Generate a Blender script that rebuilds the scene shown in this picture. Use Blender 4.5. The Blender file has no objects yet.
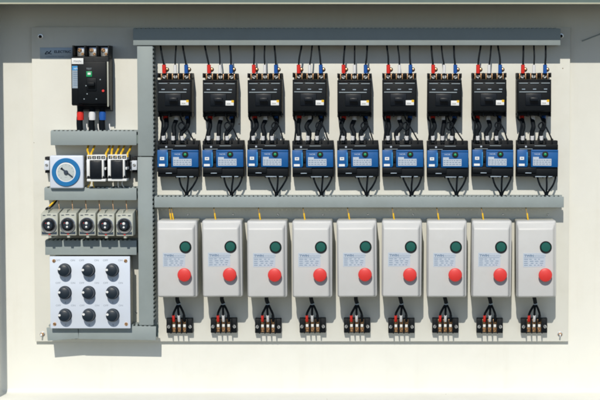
import bpy, bmesh, math, random
from mathutils import Vector, Matrix
random.seed(7)
S = 0.002                      # one unit of the plate's layout grid = 2 mm
C = bpy.context.scene.collection
# ---------------------------------------------------------------- camera model
CX, CY, CD = 385.0, 85.0, 1800.0           # camera foot point on the plate (grid units) and distance
PITCH = math.atan((200 - CY) / CD)
DEPTH = math.hypot(200 - CY, CD)           # axial distance to plate at grid y=200
SHX = (300 - CX)

def at(px, py, h=0.0):
    """photo pixel + height above the plate -> layout grid (x, y)"""
    # camera space: right = +x, axis pitched down
    u = (px - 300 + SHX) / DEPTH           # right slope
    v = (py - 200) / DEPTH                 # down slope
    cp, sp = math.cos(PITCH), math.sin(PITCH)
    # axis: (0, sp, cp) in (x, ydown, toward plate) ; down vector: (0, cp, -sp)
    dx, dy, dz = u, sp + v * cp, cp - v * sp
    t = (CD - h) / dz
    return CX + dx * t, CY + dy * t

def W(x, y, h=0.0):
    return Vector(((x - 300) * S, -h * S, (200 - y) * S))
def L(x, y, h=0.0):
    return Vector((x * S, -h * S, -y * S))

# ---------------------------------------------------------------- materials
def mat(name, col, rough=0.5, metal=0.0, var=0.06, scale=60, bump=0.0, bscale=900, emit=0, coat=0.0, spec=0.5, dirt=0.0, specks=0):
    m = bpy.data.materials.new(name); m.use_nodes = True
    nt = m.node_tree; N = nt.nodes; Lk = nt.links
    b = N['Principled BSDF']
    b.inputs['Roughness'].default_value = rough
    b.inputs['Metallic'].default_value = metal
    b.inputs['Coat Weight'].default_value = coat
    b.inputs['Specular IOR Level'].default_value = spec
    tc = N.new('ShaderNodeTexCoord')
    geo = N.new('ShaderNodeNewGeometry')
    n1 = N.new('ShaderNodeTexNoise'); n1.inputs['Scale'].default_value = scale; n1.inputs['Detail'].default_value = 6
    Lk.new(geo.outputs['Position'], n1.inputs['Vector'])
    mx = N.new('ShaderNodeMix'); mx.data_type = 'RGBA'
    mx.inputs[6].default_value = (*[c * (1 - var) for c in col], 1)
    mx.inputs[7].default_value = (*[min(1, c * (1 + var)) for c in col], 1)
    Lk.new(n1.outputs['Fac'], mx.inputs[0])
    out = mx.outputs[2]
    if dirt:
        n3 = N.new('ShaderNodeTexNoise'); n3.inputs['Scale'].default_value = 9; n3.inputs['Detail'].default_value = 8; n3.inputs['Roughness'].default_value = .7
        Lk.new(geo.outputs['Position'], n3.inputs['Vector'])
        r = N.new('ShaderNodeMapRange'); r.inputs[1].default_value = .5; r.inputs[2].default_value = .75; r.inputs[3].default_value = 0; r.inputs[4].default_value = dirt
        Lk.new(n3.outputs['Fac'], r.inputs[0])
        m2 = N.new('ShaderNodeMix'); m2.data_type = 'RGBA'
        m2.inputs[7].default_value = (col[0] * .72, col[1] * .68, col[2] * .58, 1)
        Lk.new(r.outputs[0], m2.inputs[0]); Lk.new(out, m2.inputs[6]); out = m2.outputs[2]
    if specks:
        # vertical weather streaks and small chips in the paint
        mp = N.new('ShaderNodeMapping'); mp.inputs['Scale'].default_value = (60, 60, 3.5); Lk.new(geo.outputs['Position'], mp.inputs[0])
        n4 = N.new('ShaderNodeTexNoise'); n4.inputs['Scale'].default_value = 1; n4.inputs['Detail'].default_value = 4; Lk.new(mp.outputs[0], n4.inputs['Vector'])
        r4 = N.new('ShaderNodeMapRange'); r4.inputs[1].default_value = .58; r4.inputs[2].default_value = .8; r4.inputs[3].default_value = 0; r4.inputs[4].default_value = .08
        Lk.new(n4.outputs['Fac'], r4.inputs[0])
        m4 = N.new('ShaderNodeMix'); m4.data_type = 'RGBA'; m4.inputs[7].default_value = (.42, .36, .26, 1)
        Lk.new(r4.outputs[0], m4.inputs[0]); Lk.new(out, m4.inputs[6]); out = m4.outputs[2]
        vo = N.new('ShaderNodeTexVoronoi'); vo.inputs['Scale'].default_value = 34; Lk.new(geo.outputs['Position'], vo.inputs['Vector'])
        sv = N.new('ShaderNodeSeparateColor'); Lk.new(vo.outputs['Color'], sv.inputs[0])
        g1 = N.new('ShaderNodeMath'); g1.operation = 'GREATER_THAN'; g1.inputs[1].default_value = .8; Lk.new(sv.outputs[0], g1.inputs[0])
        rs = N.new('ShaderNodeMath'); rs.operation = 'MULTIPLY'; rs.inputs[1].default_value = .055; Lk.new(sv.outputs[1], rs.inputs[0])
        l1 = N.new('ShaderNodeMath'); l1.operation = 'LESS_THAN'; Lk.new(vo.outputs['Distance'], l1.inputs[0]); Lk.new(rs.outputs[0], l1.inputs[1])
        mu = N.new('ShaderNodeMath'); mu.operation = 'MULTIPLY'; Lk.new(g1.outputs[0], mu.inputs[0]); Lk.new(l1.outputs[0], mu.inputs[1])
        m5 = N.new('ShaderNodeMix'); m5.data_type = 'RGBA'; m5.inputs[7].default_value = (.22, .17, .12, 1)
        Lk.new(mu.outputs[0], m5.inputs[0]); Lk.new(out, m5.inputs[6]); out = m5.outputs[2]
    Lk.new(out, b.inputs['Base Color'])
    rr = N.new('ShaderNodeMapRange'); rr.inputs[3].default_value = max(.03, rough - .08); rr.inputs[4].default_value = min(1, rough + .1)
    Lk.new(n1.outputs['Fac'], rr.inputs[0]); Lk.new(rr.outputs[0], b.inputs['Roughness'])
    if bump:
        n2 = N.new('ShaderNodeTexNoise'); n2.inputs['Scale'].default_value = bscale; n2.inputs['Detail'].default_value = 3
        Lk.new(geo.outputs['Position'], n2.inputs['Vector'])
        bp = N.new('ShaderNodeBump'); bp.inputs['Strength'].default_value = bump; bp.inputs['Distance'].default_value = .0006
        Lk.new(n2.outputs['Fac'], bp.inputs['Height']); Lk.new(bp.outputs[0], b.inputs['Normal'])
    if emit:
        b.inputs['Emission Color'].default_value = (*col, 1); b.inputs['Emission Strength'].default_value = emit
    return m

M = dict(
    cream=mat('cream_enamel', (.74, .745, .695), .5, var=.03, scale=25, bump=.3, dirt=.14, specks=1),
    plate=mat('cream_plate_enamel', (.70, .705, .655), .5, var=.035, scale=30, bump=.3, dirt=.2, specks=1),
    gasket=mat('grey_green_rubber', (.16, .22, .21), .7),
    lip=mat('beige_lip', (.50, .50, .38), .5),
    duct=mat('grey_duct_plastic', (.285, .335, .34), .55, var=.06, scale=45, bump=.2, dirt=.25),
    duct_in=mat('grey_duct_inside', (.20, .27, .27), .6),
    black=mat('black_bakelite', (.0035, .0055, .008), .48, var=.2, scale=200, bump=.3, spec=.22),
    black2=mat('black_satin', (.005, .008, .013), .36, var=.2, scale=200, spec=.3),
    dark=mat('dark_recess', (.004, .005, .007), .7),
    brass=mat('brass', (.74, .44, .23), .34, metal=.8, var=.2, scale=300),
    steel=mat('zinc_steel', (.72, .74, .76), .32, metal=.9, var=.15, scale=300),
    white=mat('white_label', (.82, .84, .84), .5),
    grey_mark=mat('grey_print', (.30, .36, .40), .5),
    blue=mat('blue_plastic', (.003, .10, .33), .42, var=.1, scale=80),
    blue_hi=mat('light_blue_plastic', (.02, .27, .62), .4),
    blue_ring=mat('blue_ring', (.003, .165, .43), .45, var=.05),
    label_blue=mat('pale_blue_label', (.50, .57, .66), .5, var=.06, scale=300),
    label_grey=mat('silver_label', (.34, .42, .50), .4, metal=.3),
    boxg=mat('pale_grey_enclosure', (.61, .62, .62), .45, var=.03, scale=40, bump=.15, dirt=.2),
    boxbase=mat('cream_enclosure_base', (.48, .49, .44), .5, var=.03),
    red=mat('red_plastic', (.74, .045, .04), .38, var=.06),
    redw=mat('red_sleeve', (.75, .03, .02), .45),
    bluew=mat('blue_sleeve', (.01, .10, .42), .45),
    whitew=mat('white_sleeve', (.82, .83, .85), .45),
    green=mat('green_plastic', (.006, .105, .085), .35, var=.06),
    lamp=mat('green_indicator', (.012, .33, .12), .35),
    panel=mat('white_panel', (.68, .75, .86), .4, var=.02, scale=30, dirt=.05),
    panelside=mat('white_panel_side', (.68, .66, .58), .5),
    knob=mat('slate_knob', (.012, .022, .035), .38, var=.08),
    ivory=mat('ivory_plastic', (.47, .49, .43), .5, var=.05, scale=90),
    wtimer=mat('white_timer_plastic', (.66, .72, .82), .42),
    cap_base=mat('timer_side', (.50, .47, .38), .5),
    dial=mat('grey_dial', (.52, .58, .58), .5),
    ink=mat('dark_ink', (.03, .05, .08), .6),
    ink2=mat('pale_ink', (.38, .43, .50), .6),
    inkb=mat('blue_grey_ink', (.16, .24, .36), .6),
    yellow=mat('yellow_wire', (.85, .52, .02), .45),
    brown_i=mat('brown_wire', (.30, .19, .05), .5),
    wirem=mat('black_wire', (.005, .008, .012), .65, spec=.15),
    ground=mat('dark_asphalt', (.028, .03, .034), .85, var=.15, scale=4),  # dark so the unseen plane bounces little light
)

# ---------------------------------------------------------------- mesh helpers
class MB:
    def __init__(s): s.bm = bmesh.new(); s.mats = []; s.cur = 0
    def m(s, name):
        if name not in s.mats: s.mats.append(name)
        s.cur = s.mats.index(name); return s
    def _merge(s, t):
        for f in t.faces: f.material_index = s.cur
        me = bpy.data.meshes.new('tmp'); t.to_mesh(me); t.free(); s.bm.from_mesh(me); bpy.data.meshes.remove(me)
    def box(s, x0, x1, y0, y1, h0, h1, bev=0.0, seg=2):
        t = bmesh.new()
        bmesh.ops.create_cube(t, size=1)
        for v in t.verts:
            X = x0 if v.co.x < 0 else x1; Y = y0 if v.co.y < 0 else y1; H = h0 if v.co.z < 0 else h1
            v.co = L(X, Y, H)
        bmesh.ops.recalc_face_normals(t, faces=t.faces)
        if bev: bmesh.ops.bevel(t, geom=list(t.edges), offset=bev * S, segments=seg, affect='EDGES', profile=.5)
        s._merge(t); return s
    def hull(s, pts8, bev=0.0, seg=2):
        """pts8: bottom ring (4, h low) then top ring (4), each (x,y,h)"""
        t = bmesh.new(); v = [t.verts.new(L(*p)) for p in pts8]
        for q in ((0,1,2,3),(4,5,6,7),(0,1,5,4),(1,2,6,5),(2,3,7,6),(3,0,4,7)): t.faces.new([v[i] for i in q])
        bmesh.ops.recalc_face_normals(t, faces=t.faces)
        if bev: bmesh.ops.bevel(t, geom=list(t.edges), offset=bev * S, segments=seg, affect='EDGES', profile=.5)
        s._merge(t); return s
    def prism(s, poly, h0, h1, bev=0.0):
        t = bmesh.new(); a = [t.verts.new(L(x, y, h0)) for x, y in poly]; b = [t.verts.new(L(x, y, h1)) for x, y in poly]
        n = len(poly); t.faces.new(a); t.faces.new(b)
        for i in range(n): t.faces.new((a[i], a[(i+1) % n], b[(i+1) % n], b[i]))
        bmesh.ops.recalc_face_normals(t, faces=t.faces)
        if bev:
            bmesh.ops.bevel(t, geom=[e for e in t.edges if all(abs(v.co.y + h1*S) < 1e-7 for v in e.verts)], offset=bev*S, segments=2, affect='EDGES', profile=.5)
        s._merge(t); return s
    def lathe(s, cx, cy, prof, n=28):
        """prof: list of (r, h) along outward axis"""
        t = bmesh.new(); rings = []
        for r, h in prof:
            if r < 1e-6: rings.append([t.verts.new(L(cx, cy, h))])
            else: rings.append([t.verts.new(L(cx + r*math.cos(2*math.pi*i/n), cy + r*math.sin(2*math.pi*i/n), h)) for i in range(n)])
        for A, B in zip(rings, rings[1:]):
            for i in range(n):
                j = (i+1) % n
                if len(A) == 1 and len(B) == 1: continue
                if len(A) == 1: t.faces.new((A[0], B[i], B[j]))
                elif len(B) == 1: t.faces.new((A[i], A[j], B[0]))
                else: t.faces.new((A[i], A[j], B[j], B[i]))
        bmesh.ops.recalc_face_normals(t, faces=t.faces)
        s._merge(t); return s
    def tube(s, pts, r, n=8, smooth=6, caps=True):
        P = [Vector(L(*p)) for p in pts]
        if len(P) > 2 and smooth:
            Q = [P[0]*2 - P[1]] + P + [P[-1]*2 - P[-2]]; out = []
            for i in range(1, len(Q)-2):
                for k in range(smooth):
                    u = k/smooth; p0, p1, p2, p3 = Q[i-1], Q[i], Q[i+1], Q[i+2]
                    out.append(.5*((2*p1) + (p2-p0)*u + (2*p0-5*p1+4*p2-p3)*u*u + (3*p1-p0-3*p2+p3)*u**3))
            out.append(P[-1]); P = out
        t = bmesh.new(); rings = []; up = Vector((.31, .9, .2)).normalized()
        for i, p in enumerate(P):
            d = (P[min(i+1, len(P)-1)] - P[max(i-1, 0)]).normalized()
            a = d.cross(up); a.normalize(); b = d.cross(a)
            rr = (r(i/(len(P)-1)) if callable(r) else r) * S
            rings.append([t.verts.new(p + a*rr*math.cos(2*math.pi*k/n) + b*rr*math.sin(2*math.pi*k/n)) for k in range(n)])
        for A, B in zip(rings, rings[1:]):
            for k in range(n): t.faces.new((A[k], A[(k+1) % n], B[(k+1) % n], B[k]))
        if caps: t.faces.new(rings[0]); t.faces.new(rings[-1])
        bmesh.ops.recalc_face_normals(t, faces=t.faces)
        s._merge(t); return s
    def text(s, txt, x, y, h, size, stretch=1.0, align='LEFT', bold=0.0):
        cu = bpy.data.curves.new('t', 'FONT'); cu.body = txt; cu.size = size; cu.align_x = align; cu.extrude = .06; cu.offset = bold
        cu.resolution_u = 3
        o = bpy.data.objects.new('t', cu); C.objects.link(o); bpy.context.view_layer.update()
        me = bpy.data.meshes.new_from_object(o.evaluated_get(bpy.context.evaluated_depsgraph_get()))
        bpy.data.objects.remove(o); bpy.data.curves.remove(cu)
        t = bmesh.new(); t.from_mesh(me); bpy.data.meshes.remove(me)
        for v in t.verts: v.co = L(x + v.co.x*stretch, y - v.co.y, h + v.co.z)
        s._merge(t); return s
    def build(s, name, parent=None, loc=None, rot=None, sharp=32):
        me = bpy.data.meshes.new(name); s.bm.to_mesh(me); s.bm.free()
        for k in s.mats: me.materials.append(M[k])
        for p in me.polygons: p.use_smooth = True
        me.set_sharp_from_angle(angle=math.radians(sharp))
        o = bpy.data.objects.new(name, me); C.objects.link(o)
        if parent: o.parent = parent
        if loc is not None: o.location = loc
        return o

def part(name, parent, fn, *a):
    """one mesh part: fn fills an MB"""
    mb = MB(); fn(mb, *a); return mb.build(name, parent)
def thing(name, label, cat, x, y, h=0, group=None):
    o = bpy.data.objects.new(name, None); C.objects.link(o); o.location = W(x, y, h)
    o.empty_display_size = .01
    tag(o, label, cat, group); return o
def tag(o, label=None, cat=None, group=None, kind=None):
    if label: o['label'] = label
    if cat: o['category'] = cat
    if group: o['group'] = group
    if kind: o['kind'] = kind
    return o
def dup(root, x, y, label, h=0):
    def rec(o, p):
        c = o.copy(); C.objects.link(c)
        if p: c.parent = p
        for ch in o.children: rec(ch, c)
        return c
    r = rec(root, None); r.location = W(x+random.uniform(-.25, .25), y+random.uniform(-.3, .3), h); r['label'] = label
    r.rotation_euler = (0, math.radians(random.uniform(-.55, .55)), 0); return r

ORD = ['leftmost', 'second from the left', 'third from the left', 'fourth from the left', 'middle', 'fourth from the right', 'third from the right', 'second from the right', 'rightmost']
NTH = ['leftmost', 'second', 'third', 'fourth', 'fifth', 'sixth', 'seventh', 'eighth', 'rightmost']

def screw(mb, x, y, h, r=1.3, m='steel', ang=.6, hh=.8):
    mb.m(m).lathe(x, y, [(r, h-.4), (r, h+hh*.6), (r*.75, h+hh), (0, h+hh)], 14)
    c, s_ = math.cos(ang), math.sin(ang); w = r*.17; l = r*.85
    mb.m('dark').prism([(x+c*l-s_*w, y+s_*l+c*w), (x-c*l-s_*w, y-s_*l+c*w), (x-c*l+s_*w, y-s_*l-c*w), (x+c*l+s_*w, y+s_*l-c*w)], h+hh-.1, h+hh+.05)

# ================================================================ CABINET
BK = -5.0
cab = thing('electrical_cabinet', 'open cream steel cabinet enclosing the whole mounting plate', 'cabinet', 320, 200, BK)
CXo, CYo = 320, 200
RIM_H = 64 - BK
ytop = at(300, 4, 64)[1]
floor_y = at(300, 393, BK)[1]
def cabinet_body(mb):
    x0, x1, y0, y1 = -2 - CXo, 648 - CXo, (ytop - 45) - CYo, floor_y - CYo  # roof raised out of view so less light bounces below it
    t = bmesh.new(); bmesh.ops.create_cube(t, size=1)
    for v in t.verts:
        v.co = L(x0 if v.co.x < 0 else x1, y0 if v.co.z > 0 else y1, 0 if v.co.y > 0 else RIM_H)
    front = [f for f in t.faces if all(abs(v.co.y + RIM_H*S) < 1e-6 for v in f.verts)]
    bmesh.ops.delete(t, geom=front, context='FACES_ONLY')
    ed = [e for e in t.edges if len(e.link_faces) == 2]
    bmesh.ops.bevel(t, geom=ed, offset=5*S, segments=5, affect='EDGES', profile=.5)
    bmesh.ops.recalc_face_normals(t, faces=t.faces); 
    for f in t.faces: f.normal_flip()
    mb.m('cream')._merge(t)
body = part('body', cab, cabinet_body)
sol = body.modifiers.new('wall', 'SOLIDIFY'); sol.thickness = 1.5*S; sol.offset = -1
def rim(mb):
    x0, x1 = -2 - CXo, 648 - CXo; a = ytop - CYo; b = floor_y - CYo
    mb.m('gasket')
    mb.box(x0-14, x1+14, a-60, a-1.0, RIM_H-3, RIM_H, .6)          # lintel, made deep out of view to keep bounce off the top
    mb.box(x0-14, x0, a-1, b, RIM_H-3, RIM_H, .5)
    mb.box(x1, x1+14, a-1, b, RIM_H-3, RIM_H, .5)
    mb.box(x0-14, x1+14, b, b+14, RIM_H-3, RIM_H, .5)
part('door_gasket', cab, rim)
part('drip_lip', cab, lambda mb: mb.m('lip').box(-2-CXo, 648-CXo, ytop-1.4-CYo, ytop-CYo, RIM_H-4, RIM_H+.4, .25))

# ================================================================ MOUNTING PLATE
px0, px1 = at(33.5, 200)[0], at(569.2, 200)[0]; py0, py1 = at(300, 27)[1], at(300, 341.5)[1]
pl = thing('mounting_plate', 'flat cream steel mounting plate carrying all the electrical devices', 'mounting plate', 300, 200, 0)
part('panel_sheet', pl, lambda mb: mb.m('plate').box(px0-300, px1-300, py0-200, py1-200, -1.6, 0, .35))
for (x, y, k) in ((40.5, 36.5, 0), (561, 36, 0), (42.5, 334, 1), (560, 334, 1)):
    X, Y = at(x, y); 
    def bolt(mb):
        mb.m('steel').lathe(X-300, Y-200, [(2.6, -.1), (2.6, .5), (2.2, .6), (0, .6)], 20)
        mb.m('brass' if k else 'black').lathe(X-300, Y-200, [(1.7, .6), (1.7, 2.2), (1.3, 2.6), (0, 2.6)], 6)
        if k: mb.m('steel').tube([(X-300, Y-200, 1), (X-300-.3, Y-200, 4), (X-300-.6, Y-197.6, 4.6)], .8, smooth=4)
    part('mounting_bolt', pl, bolt)
for i in range(9):
    X, Y = at(188 + 45*i, 214.5)
    part('plate_screw', pl, lambda mb: screw(mb, X-300, Y-200, .1, 1.1, 'steel', .5+i))
for (x, y) in ((135.8, 312.5), (136.5, 324.6)):
    X, Y = at(x, y); part('plate_screw', pl, lambda mb: screw(mb, X-300, Y-200, .1, 1.4, 'steel', .9))

# ================================================================ WIRING DUCTS
DH = 21.0
def duct(px0, px1, py0, py1, label, vertical=False, covers=None, pitch=4.3, h=DH):
    x0, y0 = at(px0, py0, h); x1, y1 = at(px1, py1, h)
    cx, cy = (x0+x1)/2, (y0+y1)/2
    t = thing('wiring_duct', label, 'wiring duct', cx, cy, 0, 'grey wiring ducts on the plate')
    w, q = (x1-x0)/2, (y1-y0)/2
    def channel(mb):
        mb.m('duct_in').box(-w+.3, w-.3, -q+.3, q-.3, .05, 1.0)
        mb.m('duct')
        if not vertical:
            for sy in (-1, 1):
                ya, yb = (sy*(q+(.75 if sy < 0 else -.3)), sy*(q-1.2)); ya, yb = min(ya, yb), max(ya, yb)
                mb.box(-w+.3, w-.3, ya, yb, 1.0, 5.0)
                n = int((2*w-.6)/pitch)
                for i in range(n):
                    a = -w+.5+i*pitch
                    mb.box(a, a+pitch*.52, ya, yb, 5.0, h-1.0, .15)
        else:
            for sx in (-1, 1):
                xa, xb = (sx*(w+(.6 if sx > 0 else -.3)), sx*(w-1.2)); xa, xb = min(xa, xb), max(xa, xb)
                mb.box(xa, xb, -q+.3, q-.3, 1.0, 5.0)
                n = int((2*q-.6)/pitch)
                for i in range(n):
                    a = -q+.5+i*pitch
                    mb.box(xa, xb, a, a+pitch*.52, 5.0, h-1.0, .15)
    part('channel', t, channel)
    if covers is None: covers = [(-w, w, -q, q, 0)]
    for (a, b, c, d, ang) in covers:
        def cov(mb):
            mx, my = (a+b)/2, (c+d)/2
            mb.m('duct').box(a-mx, b-mx, c-my, d-my, h-1.2, h, .35)
            e = .7
            if not vertical:
                mb.box(a-mx+.2, b-mx-.2, c-my+.05, c-my+e, h-3, h-1.2); mb.box(a-mx+.2, b-mx-.2, d-my-e, d-my-.05, h-3, h-1.2)
            else:
                mb.box(a-mx+.05, a-mx+e, c-my+.2, d-my-.2, h-3, h-1.2); mb.box(b-mx-e, b-mx-.05, c-my+.2, d-my-.2, h-3, h-1.2)
        o = part('cover', t, cov); o.location = L((a+b)/2, (c+d)/2, 0); o.rotation_euler = (0, math.radians(ang), 0)
    return t
duct(133, 560.5, 28.5, 45.2, 'long grey wiring duct along the top in the cabinet roof shadow', h=22.4)
duct(137, 153.5, 45.8, 156, 'upper vertical grey wiring duct between main breaker and first black breaker', True)
duct(137.5, 153.5, 157, 325.2, 'lower vertical grey wiring duct beside the white nine-knob panel', True)
duct(154.2, 563.8, 196.8, 207.5, 'long grey wiring duct above the row of push-button boxes')
duct(50.5, 136.6, 131, 145.2, 'short grey wiring duct right below the large main breaker')
duct(44.2, 136.6, 188, 200.2, 'short grey wiring duct just below the white dial timer')
duct(45, 136.6, 240.5, 255, 'short grey wiring duct between round-knob relays and white panel')
xa, _ = at(48, 330, DH); xb, _ = at(156, 330, DH); hw = (xb-xa)/2
duct(48, 156, 325.6, 339.6, 'grey wiring duct along the lower left with crooked split cover',
     covers=[(-hw-1, -hw+30, -6.0, 7.2, -4.6), (-hw+30.4, hw, -6.6, 7.1, .9)])

# ================================================================ NAMEPLATE
x0, y0 = at(40, 47.5); x1, y1 = at(73, 58.8)
np_ = thing('nameplate', 'silver nameplate with dark lettering left of the main breaker', 'nameplate', x0, y0)
part('plate_sheet', np_, lambda mb: mb.m('label_grey').box(0, x1-x0, 0, y1-y0, .02, .5, .1))
def letters(mb):
    mb.m('ink')
    mb.tube([(5, 6.5, .6), (7, 4, .6), (9, 5.2, .6), (11, 3, .6)], .45, smooth=5)
    mb.tube([(5.4, 6.6, .6), (8.2, 6, .6), (11.6, 6.3, .6)], .35, smooth=5)
    mb.text('ELECTRIC', 14, 5.3, .52, 3.4, 1.15, bold=.12)
    mb.m('inkb').text('CONTROL PANEL', 6, 9.6, .52, 2.0, 1.15)
part('lettering', np_, letters)

# ================================================================ MAIN BREAKER
cx, cy = at(90.5, 80, 30)
mb_ = thing('main_breaker', 'large black three-pole main breaker with green square and blue label', 'circuit breaker', cx, cy)
def body_main(mb):
    mb.m('black')
    mb.box(-19, 17.6, -23, 25, 0, 27, .8)
    mb.hull([(-14, 24, 0), (17.4, 24, 0), (17.4, 31, 0), (-13, 31, 0), (-14, 24, 20), (17.4, 24, 20), (17.4, 29, 17), (-13, 29, 17)], .5)
    mb.box(-12.8, 15.6, -18, 23, 26, 30, 1.0)
    mb.box(-19, -8.4, -22, 24.2, 26, 28.6, .5)
    for x in (-18.6, -7, 4.8, 16.2): mb.box(x, x+1.4, -34, -22, 0, 24, .3)
    mb.box(-18.8, 17.4, -34, -22, 0, 10, .3)
    mb.box(-4, 6, -2, 11, 29, 30.8, .8)
    mb.box(-2.6, 4.6, 2, 6, 30.5, 35, .8)
part('body', mb_, body_main)
part('side_strip', mb_, lambda mb: mb.m('ivory').box(15.9, 17.3, -18, 26, 27, 27.8, .2))
for k, x in enumerate((-12, -.4, 11.2)):
    def term(mb):
        mb.m('steel').box(x-3.6, x+3.6, -32, -23.5, 10, 11.5, .3)
        screw(mb, x-1.2, -29.6, 12, 2.0, 'brass', .4+k, 1.4); screw(mb, x+1.6, -25.6, 12, 1.5, 'brass', 1.2+k, 1.4)
    part('terminal', mb_, term)
part('white_label', mb_, lambda mb: (mb.m('white').box(-18.2, -6.8, -21.4, -15.6, 28.5, 30.3, .1), mb.m('ink').text('MAIN', -16.4, -17.4, 30.28, 2.8, 1.1)))
def bl(mb):
    mb.m('label_grey').box(-18.2, -9.2, -14, 8, 28.5, 28.8)
    mb.m('blue_hi').box(-18, -9.4, -13.8, -9.6, 28.6, 28.95)
    mb.m('white').text('NFB', -16.6, -10.4, 28.92, 2.6, 1.0)
    mb.m('inkb')
    for i in range(7): mb.box(-17, -17+random.uniform(4, 6.6), -8+2.1*i, -7.3+2.1*i, 28.7, 28.86)
part('rating_label', mb_, bl)
part('indicator', mb_, lambda mb: (mb.m('lamp').box(-4, 1.6, -8.6, -3.2, 29.8, 30.6, .2), mb.m('white').box(-2.6, .3, -7.2, -5.2, 30.5, 30.75), ))
def marks(mb):
    mb.m('grey_mark').text('TEST', -4, -10.2, 29.98, 2.4, 1.0)
    for (x, y) in ((-5, 5), (-7, 18), (5, 18), (-4, 13), (9, -1)): mb.box(x, x+1.1, y, y+1.0, 29.9, 30.15)
part('printed_marks', mb_, marks)
part('test_button', mb_, lambda mb: mb.m('red').lathe(12.4, 10.6, [(1.3, 29.5), (1.3, 31), (1, 31.4), (0, 31.4)], 16))
for k, (x, cn, cl) in enumerate(((80.3, 'redw', 'red'), (92.2, 'whitew', 'white'), (102.6, 'bluew', 'blue'))):
    X0, Y0 = at(x, 108, 16); X1, Y1 = at(x+.5, 133, 12)
    w = thing('cable', f'thick black cable with {cl} sleeve below the main breaker', 'cable', X0, Y0, 0, 'sleeved cables below the main breaker')
    part('insulation', w, lambda mb: mb.m('wirem').tube([(0, -4, 15), (0, 2, 16), (X1-X0-.6, (Y1-Y0)*.6, 15), (X1-X0, Y1-Y0+5, 12)], 3.1, 12))
    part('sleeve', w, lambda mb: mb.m(cn).tube([(0, 3.5, 16), (-.1, 8, 15.9), (-.2, 11.5, 15.6)], 3.5, 12))
for k, x in enumerate((87.3, 98.5, 110)):
    X0, Y0 = at(x, 126, 10)
    w = thing('wire', f'thin white wire dropping into duct, {["left","middle","right"][k]} one under the main breaker', 'wire', X0, Y0, 0, 'thin white wires under the main breaker')
    part('insulation', w, lambda mb: mb.m('whitew').tube([(-.8, -2, 8), (0, 2, 11), (1.4, 8, 10)], .55, 8))

# ================================================================ DIN RAIL, TIMER, RELAYS
rx0, ry0 = at(46, 161, 4); rx1, ry1 = at(136.5, 171, 4)
rail = thing('mounting_rail', 'steel rail holding the white dial timer and two ivory relays', 'rail', rx0, ry0)
def railm(mb):
    mb.m('steel'); w = rx1-rx0; q = ry1-ry0
    mb.box(0, w, 0, 1.6, 3.0, 4.0, .1); mb.box(0, w, q-1.6, q, 3.0, 4.0, .1); mb.box(0, w, 1.6, q-1.6, .05, 1, .1)
    mb.box(0, w, 1.2, 2, .9, 3.4); mb.box(0, w, q-2, q-1.2, .9, 3.4)
part('rail_profile', rail, railm)
for (x, lab) in ((46.6, 'white rail end clamp at the left of the dial timer'), (134.2, 'white rail end clamp right of the two ivory relays')):
    X, Y = at(x, 165, 14)
    e = thing('end_clamp', lab, 'end clamp', X, Y, 0, 'rail end clamps')
    part('clamp_body', e, lambda mb: (mb.m('wtimer').box(-2.3, 2.8, -4.5, 5, 0, 15, .5), mb.m('dark').box(-2.0, 2.5, -8, -5, 0, 12, .3), mb.box(-2.0, 2.5, 5.4, 8, 0, 12, .3)))
    part('clamp_screw', e, lambda mb: screw(mb, .2, 0, 15, 1.5, 'steel'))
X, Y = at(66.5, 172, 26)
tm = thing('timer', 'white square dial timer with blue ring', 'timer', X, Y)
part('housing', tm, lambda mb: (mb.m('cap_base').box(-15.6, 15.6, -15, 15, 0, 18, .8), mb.m('wtimer').box(-16.6, 16.6, -16.3, 16.3, 17.5, 26, 1.6, 3)))
part('ring', tm, lambda mb: mb.m('blue_ring').lathe(-.4, .2, [(14, 25.8), (14, 27), (13.6, 27.5), (10, 27.5), (9.6, 27), (9.6, 25.8)], 48))
def dial(mb):
    mb.m('white').lathe(-.4, .2, [(9.8, 25.9), (9.8, 26.9), (8.8, 27.1), (0, 27.1)], 40)
    mb.m('dial').lathe(-.4, .2, [(8.6, 26.9), (8.6, 27.2), (0, 27.2)], 40)
    mb.m('grey_mark')
    for i in range(11):
        a = math.radians(130 + i*28)
        c, s_ = math.cos(a), math.sin(a)
        mb.prism([(-.4+c*6.6-s_*.2, .2+s_*6.6+c*.2), (-.4+c*7.9-s_*.2, .2+s_*7.9+c*.2), (-.4+c*7.9+s_*.2, .2+s_*7.9-c*.2), (-.4+c*6.6+s_*.2, .2+s_*6.6-c*.2)], 27.1, 27.3)
    mb.text('sec', -.4, 5.6, 27.15, 2.2, 1, 'CENTER')
part('dial', tm, dial)
def ptr(mb):
    mb.m('ink').prism([(-5.6, -3.6), (-4.2, -4.3), (6.6, 4.4), (6, 5.4)], 27.6, 28.2)
    mb.prism([(-5.8, -3.2), (-4, -5), (-3.2, -2.2)], 27.6, 28.2)
    mb.lathe(-.2, .2, [(2.1, 27.2), (2.1, 28.8), (1.6, 29.2), (0, 29.2)], 18)
part('pointer', tm, ptr)
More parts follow.
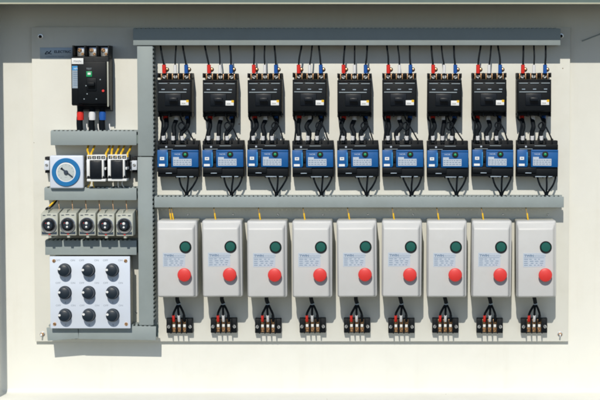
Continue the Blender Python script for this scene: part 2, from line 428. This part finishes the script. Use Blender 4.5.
# relays
def make_relay(x, y, lab):
    r = thing('relay', lab, 'relay', x, y, 0, 'ivory framed relays beside the timer')
    part('body', r, lambda mb: (mb.m('black').box(-9, 9, -12, 12.4, 0, 26, .6), mb.m('black2').box(-6, 5.4, -7, 10.2, 25, 33, .8)))
    def fr(mb):
        mb.m('ivory' if 0 else 'white')
        mb.box(-9.3, -6.2, -8, 9.6, 20, 31.5, .4)
        mb.box(5.6, 7.4, -8, 9.6, 20, 31.5, .4)
        mb.box(-9.3, 9.2, 10.6, 13.2, 14, 31, .5)
        mb.box(-9.3, 9.2, -12.8, -11.6, 10, 29, .3)
        for i in range(5): mb.box(-9.3+i*4.45, -8.6+i*4.45, -11.8, -8, 10, 29, .1)
        mb.box(-9.3, 9.2, -8.6, -7.6, 10, 30, .2)
        mb.box(8, 9.3, -.6, 2, 12, 30, .3)
    part('frame', r, fr)
    for i in range(4):
        part('terminal_screw', r, lambda mb: (mb.m('dark').lathe(-6.8+i*4.45, -10.2, [(1.75, 20), (1.75, 27.6), (0, 27.6)], 14), screw(mb, -6.8+i*4.45, -10.2, 27.6, 1.0, 'steel', .3*i, .4)))
    for xx in (-7.6, 7.6):
        part('terminal_screw', r, lambda mb: screw(mb, xx, 8.8, 31.4, 1.3, 'black2', .5, .4))
    return r
X, Y = at(96.3, 168, 30); r1 = make_relay(X, Y, 'ivory framed black relay next to the dial timer')
X2, Y2 = at(117.3, 168, 30); dup(r1, X2, Y2, 'ivory framed black relay farther from the timer, next to the vertical duct')
RX = [X, X2]
YW = [(88.5, 86), (91.2, 92.4), (106, 107.6), (111.5, 111.2), (116, 117.4), (121, 122.6), (127.5, 129.4)]
nm = ['leftmost', 'second', 'third', 'middle', 'fifth', 'sixth', 'rightmost']
for k, (a, b) in enumerate(YW):
    X0, Y0 = at(a, 155, 27); X1, Y1 = at(b, 148, 22)
    w = thing('wire', f'yellow wire above the two ivory relays, {nm[k]} of seven from the left', 'wire', X0, Y0, 0, 'yellow wires above the relays')
    part('insulation', w, lambda mb: mb.m('yellow').tube([(0, 2, 27), (0, -1.5, 26.5), ((X1-X0)*.7, -4.2, 19), (X1-X0, -9, 8)], 1.05, 8))
for k, (a, b) in enumerate([(90, 88), (93, 94.5), (118, 119), (122, 124.5)]):
    X0, Y0 = at(a, 182, 24); X1, Y1 = at(b, 189, 18)
    w = thing('wire', f'thin wire below the two ivory relays, {["leftmost","second","third","rightmost"][k]} of four', 'wire', X0, Y0, 0, 'thin wires below the relays')
    part('insulation', w, lambda mb: mb.m('yellow' if k < 2 else 'whitew').tube([(0, -1, 22), (0, 2, 24), ((X1-X0)*.7, 4.5, 22), (X1-X0, 9, 14)], .5, 8))

# ================================================================ ROUND KNOB RELAYS (row of five)
def make_tr(x, y, lab):
    r = thing('timer_relay', lab, 'timer relay', x, y, 0, 'ivory relays with round dark knobs')
    def bod(mb):
        mb.m('cap_base').box(-8.6, 8.6, -12, 10, 0, 14, .5)
        mb.m('ivory').hull([(-8.3, -14, 12), (8.3, -14, 12), (8.3, 11, 12), (-8.3, 11, 12), (-8.3, -11, 37), (8.3, -11, 37), (8.3, 11, 37), (-8.3, 11, 37)], .7)
        mb.box(-2.0, -1.2, -14, -11.6, 13, 35.6)
        mb.box(-1.2, 1.6, 10.4, 13.4, 20, 36, .4)
    part('housing', r, bod)
    part('bezel', r, lambda mb: mb.m('steel').lathe(-.2, .6, [(7.6, 36.6), (7.6, 38.6), (7.0, 39.2), (5.9, 38.2), (5.7, 37)], 32))
    def kn(mb):
        mb.m('black2').lathe(-.2, .6, [(5.6, 36.6), (5.6, 38.0), (5.0, 38.4), (4.2, 38.4)], 32)
        mb.m('knob').lathe(-.2, .6, [(4.2, 38.2), (3.9, 40.4), (3.2, 41.1), (0, 41.2)], 32)
    k = part('knob', r, kn)
    part('index_mark', k, lambda mb: (mb.m('white').lathe(-.1, -1.4, [(1.5, 40.6), (1.4, 41.6), (.8, 42.1), (0, 42.2)], 16), mb.lathe(-.2, 2.2, [(1.1, 40.6), (1.0, 41.5), (.5, 41.9), (0, 42)], 16), mb.m('red').box(-3.2, -1.8, -2.0, -1.2, 40.8, 41.1)))  # white blobs are highlights painted on the knob; the red bar is a mark
    def mk(mb):
        mb.m('ink').box(-6.4, -3.8, -9.4, -8.6, 36.9, 37.15); mb.box(3.6, 6.2, -9.4, -8.6, 36.9, 37.15); mb.box(-2.2, 1.4, -9.9, -9.2, 36.9, 37.15)
        mb.prism([(-7.4, 6.6), (-5.8, 7.4), (-3.2, 8.6), (3, 8.6), (5.6, 7.4), (7.2, 6.6), (7.2, 9.6), (-7.4, 9.6)], 36.9, 37.2)
        mb.m('red').box(-1, 1, 9.2, 10, 37.1, 37.35)
    part('printed_marks', r, mk)
    return r
n5 = ['leftmost', 'second from the left', 'middle', 'second from the right', 'rightmost']
for k in range(5):
    X, Y = at(49.2 + 18.8*k, 224.7, 38)
    lab = f'ivory relay with round dark knob, {n5[k]} of five in the row'
    if k == 0: tr = make_tr(X, Y, lab)
    else: dup(tr, X, Y, lab)
for k in range(6):
    a = 59 + 13.5*k
    X0, Y0 = at(a, 204, 14); 
    w = thing('wire', f'brown wire between grey duct and round-knob relays, {["leftmost","second","third","fourth","fifth","rightmost"][k]} of six', 'wire', X0, Y0, 0, 'brown wires above the round-knob relays')
    part('insulation', w, lambda mb: mb.m('brass').tube([(-.6, -7, 12), (0, 0, 15), (1.2, 9, 16)], .4, 8))
X0, Y0 = at(52, 203, 16)
w = thing('wire', 'yellow wire curling at the left end above the round-knob relays', 'wire', X0, Y0)
part('insulation', w, lambda mb: mb.m('yellow').tube([(5, -6, 12), (1.5, -1, 17), (-2, 3, 18), (-3, 6, 12)], .9, 8))
X0, Y0 = at(49, 207, 16)
w = thing('wire', 'black wire curling at the left end above the round-knob relays', 'wire', X0, Y0)
part('insulation', w, lambda mb: mb.m('black2').tube([(8, -8, 10), (3, -1, 17), (-2, 1.5, 18), (-3.4, 5, 12)], 1.1, 8))

# ================================================================ WHITE NINE KNOB PANEL
X, Y = at(90.1, 292.5, 28)
pn = thing('selector_panel', 'white square control panel with nine dark round selector knobs', 'control panel', X, Y)
part('housing', pn, lambda mb: mb.m('panelside').box(-38.4, 38.4, -34.6, 34.6, 0, 26.2, .5))
part('face_plate', pn, lambda mb: mb.m('panel').box(-39.6, 39.6, -35.8, 35.8, 26, 28, .5))
for sx in (-1, 1):
    for sy in (-1, 1): part('corner_screw', pn, lambda mb: screw(mb, sx*35.4, sy*31.4, 28, 1.7, 'brass', .4*sx+sy, .9))
for i in range(3):
    for j in range(3):
        x, y = (i-1)*23.5-1.2, (j-1)*22.4
        part('off_lettering', pn, lambda mb: mb.m('ink2').text('OFF', x-9.4, y-8.6, 27.96, 2.5, 1.15, bold=.06))
        part('on_lettering', pn, lambda mb: mb.m('ink2').text('ON', x+5.6, y-8.6, 27.96, 2.5, 1.15, bold=.06))
        part('number', pn, lambda mb: mb.m('ink2').text(str(j*3+i+1), x-.8, y+11, 27.96, 2.9, 1.2, bold=.06))
def knob(mb):
    mb.m('knob').lathe(0, 0, [(6.6, 0), (6.6, 1.0), (6.0, 1.4), (5.8, 7.4), (5.3, 8.4), (4.6, 8.8), (0, 8.9)], 32)
for i in range(3):
    for j in range(3):
        if i == j == 0: k = part('knob', pn, knob); kd = k.data
        else: k = bpy.data.objects.new('knob', kd); C.objects.link(k); k.parent = pn
        k.location = L((i-1)*23.5-1.2, (j-1)*22.4, 28); k.rotation_euler = (0, math.radians(random.uniform(-9, 9)), 0)
        if i == j == 0: d = part('index_mark', k, lambda mb: (mb.m('white').lathe(-4.1, -1.3, [(1.2, 8.3), (1.2, 9.1), (0, 9.2)], 12), mb.box(-5.5, -4.2, -1.9, -.7, 7.6, 9))); dd = d.data
        else: d = bpy.data.objects.new('index_mark', dd); C.objects.link(d); d.parent = k

# ================================================================ NINE BLACK BREAKERS
def make_breaker(x, y, lab):
    r = thing('circuit_breaker', lab, 'circuit breaker', x, y, 0, 'nine black breakers in the upper row')
    def bod(mb):
        mb.m('black')
        mb.box(-16.8, 16.8, -14.6, 18, 0, 23, .5)
        mb.hull([(-16.6, -14.4, 22), (16.6, -14.4, 22), (16.6, 17.4, 22), (-16.6, 17.4, 22), (-16.2, -12.4, 26.5), (16.2, -12.4, 26.5), (16.2, 16, 28), (-16.2, 16, 28)], .6)
        mb.box(-16.8, 16.8, 18, 21, 0, 18, .5)
        for xx in (-16.8, -6.3, 5.1, 15.6): mb.box(xx, xx+1.2, -21.2, -16.6, 0, 24, .25); mb.box(xx, xx+1.2, 18, 22, 0, 22, .25)
        mb.box(-16.8, 16.8, -21, -16.6, 0, 13, .3)
        mb.m('black2').box(-9, 7, -1, 11, 27.2, 28.6, .6); mb.box(-4.8, 3.4, 3, 6.6, 28, 33.5, .6)
    part('body', r, bod)
    for i, xx in enumerate((-10.9, 0, 10.9)):
        part('terminal', r, lambda mb: (mb.m('black2').box(xx-3.6, xx+3.6, -20.6, -15.0, 13, 14.4, .2), screw(mb, xx, -17.6, 14.6, 2.3, 'steel', .5+i, 1.6), mb.m('brass').box(xx-3.4, xx-2.4, -20.4, -15.2, 14.4, 16.6, .2), mb.box(xx+2.5, xx+3.5, -20.4, -15.2, 14.4, 16.6, .2)))
    def mk(mb):
        mb.m('grey_mark')
        for xx in (-15, -4.2, 6.6): mb.box(xx, xx+8.4, -11.4, -10.7, 26.9, 27.35)
        mb.box(-15, 12, -2.9, -2.1, 27.3, 27.75)
        mb.m('label_grey')
        for xx in (-12.4, -1.6, 9.2): mb.box(xx, xx+3.2, -5.6, -4.7, 27.3, 27.7)
    part('printed_marks', r, mk)
    part('rating_label', r, lambda mb: (mb.m('white').box(6.2, 14.2, 5.6, 10.4, 27.5, 28.7, .15), mb.m('yellow').box(11.9, 14.3, 5.2, 7.4, 28.2, 28.85), mb.m('ink').text('30A', 7.2, 9.4, 28.66, 2.2, 1.1)))
    return r
def make_overload(x, y, lab):
    r = thing('motor_contactor', lab, 'contactor', x, y, 0, 'nine blue-fronted motor contactors')
    def bod(mb):
        mb.m('black')
        mb.box(-20.4, 20.4, -17.6, 18.4, 0, 13, .5)
        mb.box(-20.2, 20.2, -14, -8.6, 12, 19, .6)
        mb.box(-20.2, 20.2, 8.6, 18, 12, 18.6, .6)
        mb.box(-20.0, -1, 9, 14.5, 18, 20.4, .5)
        for i in range(6): mb.box(-18.6+i*6.6, -17.4+i*6.6, -19.4, -13, 0, 17, .2)
        for i in range(3): mb.box(-3+i*8.4, -2+i*8.4, 14.5, 19.5, 0, 17, .2)
    part('body', r, bod)
    def fr(mb):
        mb.m('blue').box(-20.3, -9.9, -8.6, 8.6, 10, 21, .7)
        mb.box(-6.6, 20.3, -8.6, 8.6, 10, 21, .7)
        mb.m('blue_hi').box(-10.9, -9.8, -6.2, 7.0, 19, 21.2, .2)
        mb.m('blue').box(-6, 20.2, -8.6, -6.8, 19, 21.6, .3)
    part('front_cover', r, fr)
    part('slide_slot', r, lambda mb: (mb.m('dark').box(-9.95, -6.55, -8, 8.6, 8, 18.2, .2), mb.m('black2').box(-9.5, -7, -2, 3.4, 18, 20.2, .3)))
    def lb(mb):
        mb.m('label_blue').box(-4.6, 13.6, .2, 7.0, 20.9, 21.25)
        mb.box(-4.6, 1.2, -1.6, .3, 20.9, 21.24)
        mb.m('white').box(-17.6, -13.4, -1.6, 1.4, 20.9, 21.25); mb.box(-18.6, -12.8, 5.2, 7.4, 20.9, 21.25)
        mb.m('label_blue').text('NOR', -3.2, -3.6, 21.0, 2.2, 1.2)
        mb.m('inkb')
        for j in range(3):
            xx = -4
            while xx < 12: w_ = random.uniform(1.2, 3); mb.box(xx, min(xx+w_, 13), 1.3+j*1.9, 2.0+j*1.9, 21.1, 21.32); xx += w_+.8
        mb.box(-16.6, -14.4, -.6, .2, 21.1, 21.32)
    part('rating_label', r, lb)
    part('indicator', r, lambda mb: (mb.m('dark').lathe(7.4, -4.2, [(3.1, 20.8), (3.1, 21.7), (2.2, 21.9), (0, 21.9)], 20), mb.m('lamp').lathe(7.4, -4.2, [(1.35, 21.8), (1.35, 22.4), (.8, 22.8), (0, 22.9)], 16)))
    for xx in (-14.5, -5, 4): part('terminal', r, lambda mb: (mb.m('steel').box(xx-2, xx+2, -18.6, -15.4, 13, 14, .2), screw(mb, xx, -16.8, 14, 1.5, 'steel', xx, .8)))
    for nm_, m_, q in (('lower_lip', 'label_grey', (-2, 8.6, 17.6, 18.5, 17.9, 18.9, .1)), ('lower_lip', 'label_grey', (11, 15, 17.6, 18.5, 17.9, 18.9, .1)),
                 ('reset_mark', 'label_grey', (-12, -6, 14.0, 14.8, 19.9, 20.7, .1)), ('terminal_mark', 'label_blue', (-12.4, -10.6, -12.4, -10.8, 18.6, 19.4, .1)),
                 ('upper_lip', 'grey_mark', (-18, -5, -9.6, -9.1, 18.7, 19.3)), ('upper_lip', 'grey_mark', (-3, 8, -12.8, -12.3, 18.7, 19.2))):
        part(nm_, r, lambda mb: mb.m(m_).box(*q))
    return r
def make_box(x, y, lab):
    r = thing('switch_box', lab, 'switch box', x, y, 0, 'nine grey push-button boxes')
    def base(mb):
        mb.m('boxbase').box(-19.4, 19.4, -38, 37.2, 0, 27, 1.6, 3)
    part('base', r, base)
    def lid(mb):
        t = bmesh.new()
        pr = [(-19.9, 19.9, -38.6, 37.8, 25), (-19.9, 19.9, -38.6, 37.8, 33), (-19.2, 17.2, -37.6, 36.6, 38.6), (-18.6, 16.4, -30.6, 36.0, 40)]
        mb.m('boxg').hull([(-19.9, -38.6, 25), (19.9, -38.6, 25), (19.9, 37.8, 25), (-19.9, 37.8, 25),
                            (-19.7, -37.8, 35), (19.3, -37.8, 35), (19.3, 37.6, 35), (-19.7, 37.6, 35)], 2.2, 3)
        mb.hull([(-19.2, -37.0, 33), (18.6, -37.0, 33), (18.6, 37.0, 33), (-19.2, 37.0, 33),
                 (-18.4, -30.6, 40), (16.0, -30.6, 40), (16.0, 36.4, 40), (-18.4, 36.4, 40)], 1.5, 3)
        t.free()
    part('lid', r, lid)
    def lab_(mb):
        mb.m('label_blue').box(-13.6, 8.2, -6.8, 6.9, 39.8, 40.15)
        mb.m('inkb').text('TWIN', -12.4, -3.2, 40.14, 2.9, 1.2, bold=.14)
        mb.m('inkb').text('MOTOR SWITCH', -2.6, -3.4, 40.12, 1.5, 1.0)
        mb.box(-12.8, 7.2, -2.4, -2.1, 40.1, 40.22)
        for j in range(4):
            xx = -12.6
            while xx < 5: w_ = random.uniform(1.5, 4); mb.box(xx, min(xx+w_, 7.2), -1.0+j*1.95, -.45+j*1.95, 40.1, 40.22); xx += w_+random.uniform(.8, 3)
    part('rating_label', r, lab_)
    part('start_button', r, lambda mb: (mb.m('dark').lathe(8.6, -12.6, [(5.9, 39.6), (5.9, 41), (5.2, 41.6), (4.6, 41.2)], 32), mb.m('green').lathe(8.6, -12.6, [(4.7, 39.8), (4.7, 41.4), (4.2, 42), (0, 42.2)], 28)))
    part('stop_button', r, lambda mb: (mb.m('black2').lathe(7.8, 14.4, [(5, 39.6), (5, 42)], 24), mb.m('red').lathe(7.8, 14.4, [(4.6, 41), (6.5, 43.6), (6.7, 45), (6.2, 46.0), (4.6, 46.6), (0, 46.9)], 32)))
    return r
def make_block(x, y, lab):
    r = thing('terminal_block', lab, 'terminal block', x, y, 0, 'nine small black terminal blocks')
    def bod(mb):
        mb.m('black').box(-13.2, 13.2, -7.4, 7.4, 0, 5, .4)
        for xx in (-8.2, -2.9, 2.3, 7.4): mb.box(xx-.5, xx+.7, -7.2, 7.2, 4, 12, .25)
        mb.box(-13.2, 13.2, -1, 1, 4, 7, .2); mb.box(-13, -8, -7.2, 7.2, 4, 8, .5); mb.box(8, 13, -7.2, 7.2, 4, 8, .5)
    part('body', r, bod)
    for i, xx in enumerate((-5.5, -.2, 5.0)):
        part('terminal', r, lambda mb: (mb.m('brass').box(xx-1.9, xx+1.9, -6.4, -1.4, 5, 6, .2), mb.box(xx-1.9, xx+1.9, 1.4, 6.4, 5, 6, .2),
             mb.m('white').box(xx-1.3, xx+1.3, -1.4, 1.4, 7, 7.8, .2), screw(mb, xx, -3.8, 6, 1.6, 'brass', .4+i, 1.2), screw(mb, xx, 4.2, 6, 1.6, 'brass', 1.1*i, 1.2)))
    for xx in (-10.6, 10.6): part('fixing_screw', r, lambda mb: screw(mb, xx, .8, 8, 1.7, 'steel', xx, .9))
    return r

def wire(name_label, group, X, Y, pts, r, m='wirem', sleeve=None, sm='redw', sr=None, cat='wire', extra=None):
    w = thing('wire', name_label, cat, X, Y, 0, group)
    part('insulation', w, lambda mb: mb.m(m).tube(pts, r, 8))
    if sleeve: part('sleeve', w, lambda mb: mb.m(sm).tube(sleeve, sr or r*1.5, 10))
    if extra: part('lug', w, extra)
    return w
cols3 = [('redw', 'red'), ('whitew', 'white'), ('bluew', 'blue')]
J = lambda a: random.uniform(-a, a)
for k in range(9):
    X, Y = at(174.2 + 45.05*k, 94.6, 27)
    lab = f'black three-pole breaker, {ORD[k]} of nine in the upper row'
    if k == 0: br = make_breaker(X, Y, lab)
    else: dup(br, X, Y, lab)
    BX, BY = X, Y
    X, Y = at(177.9 + 44.95*k, 158.6, 20)
    lab = f'black contactor with blue front, {ORD[k]} of nine under the breakers'
    if k == 0: ov = make_overload(X, Y, lab)
    else: dup(ov, X, Y, lab)
    OX, OY = X, Y
    X, Y = at(177 + 45.0*k, 259.6, 38)
    lab = f'pale grey box with green and red buttons, {ORD[k]} of nine'
    if k == 0: bx_ = make_box(X, Y, lab)
    else: dup(bx_, X, Y, lab)
    SX, SY = X, Y
    X, Y = at(179.2 + 44.4*k, 326.2, 10)
    lab = f'small black terminal block with brass screws, {ORD[k]} of nine under the boxes'
    if k == 0: tb = make_block(X, Y, lab)
    else: dup(tb, X, Y, lab)
    TX, TY = X, Y
    # feed wires from the top duct into the breaker
    for j, xx in enumerate((-10.9, 0, 10.9)):
        cn, cl = cols3[j]
        top = J(3.0) - (1.8 if k < 3 else 0)
        wx, wy = BX+xx, BY-20
        side = random.choice((-1, 1)) if j != 1 else 0
        wire(f'{cl} sleeved wire from top duct into the {NTH[k]} black breaker', 'sleeved wires above the black breakers', wx, wy,
             [(top, -34, 12), (top*.9, -27, 14), (top*.4+J(.5), -17, 17), (0, -8, 17.5), (0, 1.2, 16.6)], .95 if j != 1 else .8,
             sleeve=[(0, -9.4, 17.6), (0, -5, 17.2), (0, -1.2, 16.8)], sm=cn, sr=1.95 if j != 1 else 1.6,
             extra=(lambda mb: (mb.m('dark').lathe(2.3, -4.6, [(2.3, 13.4), (2.3, 14.8), (1.6, 15.2), (0, 15.2)], 16), mb.m('brass').lathe(2.7, -4.8, [(1.2, 15), (1.2, 16), (.6, 16.3), (0, 16.3)], 10))) if (j != 1) else None)  # dark disc with a brass centre, right of the sleeve
    # wires between breaker and contactor
    for j, xx in enumerate((-10.9, 0, 10.9)):
        cn, cl = cols3[j]
        wx, wy = BX+xx, BY+20
        tx, ty = OX + (-14.5, -5, 4)[j] - wx, OY - 17.5 - wy
        b = J(2.6)
        wire(f'black wire with {cl} tag between the {NTH[k]} breaker and its contactor', 'black wires between breakers and contactors', wx, wy,
             [(0, -3, 7), (J(.8), 4, 8), (tx*.45+b, ty*.45, 12.5+J(2.5)), (tx*.95-b*.6, ty*.72, 14), (tx, ty+2, 14.5)], 2.3,
             sleeve=[(0, .2, 7.4), (.05*tx, 3.2, 8), (.14*tx, 5.6 if j==1 else 4.2, 8.8)], sm=('redw', 'whitew', 'bluew')[j] , sr=2.4,
             extra=lambda mb: mb.m('whitew').tube([(tx, ty-4.6, 16.6), (tx, ty-1, 15.6)], 1.9, 10))
    lx = random.uniform(2, 7)
    wire(f'thin looping black control wire beside the power wires below the {NTH[k]} breaker', 'looping control wires under the breakers', BX+lx, BY+20,
         [(0, -3, 8), (3+J(1), 5, 13), (6, 11+J(2), 15), (2.5, 15, 16), (-.5, 11, 15), (2.5+J(1), 7.5, 13), (7, 12, 14), (OX+15-BX-lx, OY-38-BY, 14)], .75)
    wire(f'thin black control wire hanging left of the power wires below the {NTH[k]} breaker', 'looping control wires under the breakers', BX-14, BY+18,
         [(0, -3, 9), (-1.5+J(1), 5, 13), (1.2+J(1.5), 11, 14), (-1, OY-36-BY, 15)], 1.0)
    # wires from contactor into the middle duct
    ex, ey = at(186.6 + 44.95*k, 196, 9)
    for j, xx in enumerate((.8, 9.6, 18.2)):
        wx, wy = OX+xx, OY+17
        tx, ty = ex-wx, ey-wy
        wire(f'{["left","middle","right"][j]} black wire from the {NTH[k]} blue contactor into the middle duct', 'black wires under the blue contactors', wx, wy,
             [(0, -2, 13), (0, 3, 15), (tx*.35+J(.5), ty*.5, 14), (tx*.85, ty*.85, 11), (tx+ (j-1)*1.0, ty+4, 8)], .95)
    # yellow lead into the top of the box
    x0_, y0_ = SX-8.5, SY-40
    for q in range(2 if k == 0 else 1):
        wire(('yellow wire, right of a pair, ' if q else ('yellow wire, left of a pair, ' if k == 0 else 'yellow wire ')) + f'between middle duct and the {NTH[k]} grey box', 'yellow wires above the grey boxes', x0_, y0_,
             [(-1.5+J(1), -16, 12), (-1+2*q, -9, 18), (0+2.2*q, -3, 21), (.8+2.4*q+J(.6), 3, 20)], .5, 'brown_i',
             sleeve=[(0+2.1*q, -4.4, 20.6), (.3+2.3*q, -1.6, 21), (.9+2.4*q, 2, 20.4)], sm='yellow', sr=.8)
    # motor cable under the box
    cx0, cy0 = at(178.6 + 44.6*k, 303.5, 14)
    cb = thing('cable', f'black three-core cable between the {NTH[k]} grey box and its terminal block', 'cable', cx0, cy0, 0, 'black cables under the grey boxes')
    part('jacket', cb, lambda mb: mb.m('wirem').tube([(SX-cx0-2+J(.6), SY+36-cy0, 20), (-1, -4.5, 17), (0, 0, 14)], 2.0, 10))
    part('cable_tie', cb, lambda mb: mb.m('label_grey').tube([(0, -.5, 14), (.1, .9, 13.8)], 2.3, 12))
    for j, xx in enumerate((-5.5, -.2, 5.0)):
        cn = ('redw', 'whitew', 'wirem')[j]
        dx, dy = TX+xx-cx0, TY-4.5-cy0
        c = part('core', cb, lambda mb: mb.m('wirem').tube([(0, 0, 14), (dx*.55+J(.3), dy*.28, 14.5), (dx*1.02, dy*.62, 12), (dx, dy, 8)], 1.15, 8))
        part('sleeve', c, lambda mb: mb.m(cn).tube([(dx*1.0, dy*.64, 11.8), (dx, dy*.82, 10), (dx, dy*.98, 8.2)], 1.45, 10))

X0, Y0 = at(582, 41, BK+1); X1, Y1 = at(604, 32.5, BK+1)
w = thing('thin_rod', 'thin pale rod slanting across the shaded back wall at upper right', 'rod', X0, Y0, BK)
part('rod', w, lambda mb: mb.m('duct').tube([(0, 0, 1), (X1-X0, Y1-Y0, 1)], .6, 8))
# ================================================================ UNSEEN GROUND ADDED TO SET THE BOUNCE LIGHT
g = MB(); g.m('ground').box(-6000, 6000, 0, 8, -4000, 8000)
go = g.build('ground'); go.location = W(300, 880, 0); tag(go, kind='structure')

# ================================================================ CAMERA, LIGHT, WORLD
cam = bpy.data.cameras.new('camera'); co = bpy.data.objects.new('camera', cam); C.objects.link(co)
co.location = W(CX, CY, CD); co.rotation_euler = (math.pi/2 - PITCH, 0, 0)
cam.sensor_width = 36; cam.lens = 36*DEPTH/600; cam.shift_x = SHX/600; cam.clip_end = 200
bpy.context.scene.camera = co

sd = Vector((-0.085, -1.0, 0.80)).normalized()
sun = bpy.data.lights.new('sun', 'SUN'); so = bpy.data.objects.new('sun', sun); C.objects.link(so)
sun.energy = 3.2; sun.angle = math.radians(.5); sun.color = (1.0, .935, .82)
so.rotation_euler = sd.to_track_quat('Z', 'Y').to_euler()
w = bpy.data.worlds.new('World'); bpy.context.scene.world = w; w.use_nodes = True
nt = w.node_tree; bg = nt.nodes['Background']; sky = nt.nodes.new('ShaderNodeTexSky')
sky.sky_type = 'NISHITA'; sky.sun_disc = False; sky.sun_elevation = math.asin(sd.z); sky.sun_rotation = math.atan2(sd.x, sd.y)
sky.air_density = 1.0; sky.dust_density = .3; sky.ozone_density = 3.5
nt.links.new(sky.outputs[0], bg.inputs[0]); bg.inputs[1].default_value = .08
vs = bpy.context.scene.view_settings
vs.view_transform = 'Standard'; vs.look = 'None'; vs.exposure = 0.07; vs.gamma = 1

bpy.context.scene.cycles.filter_width = 1.9
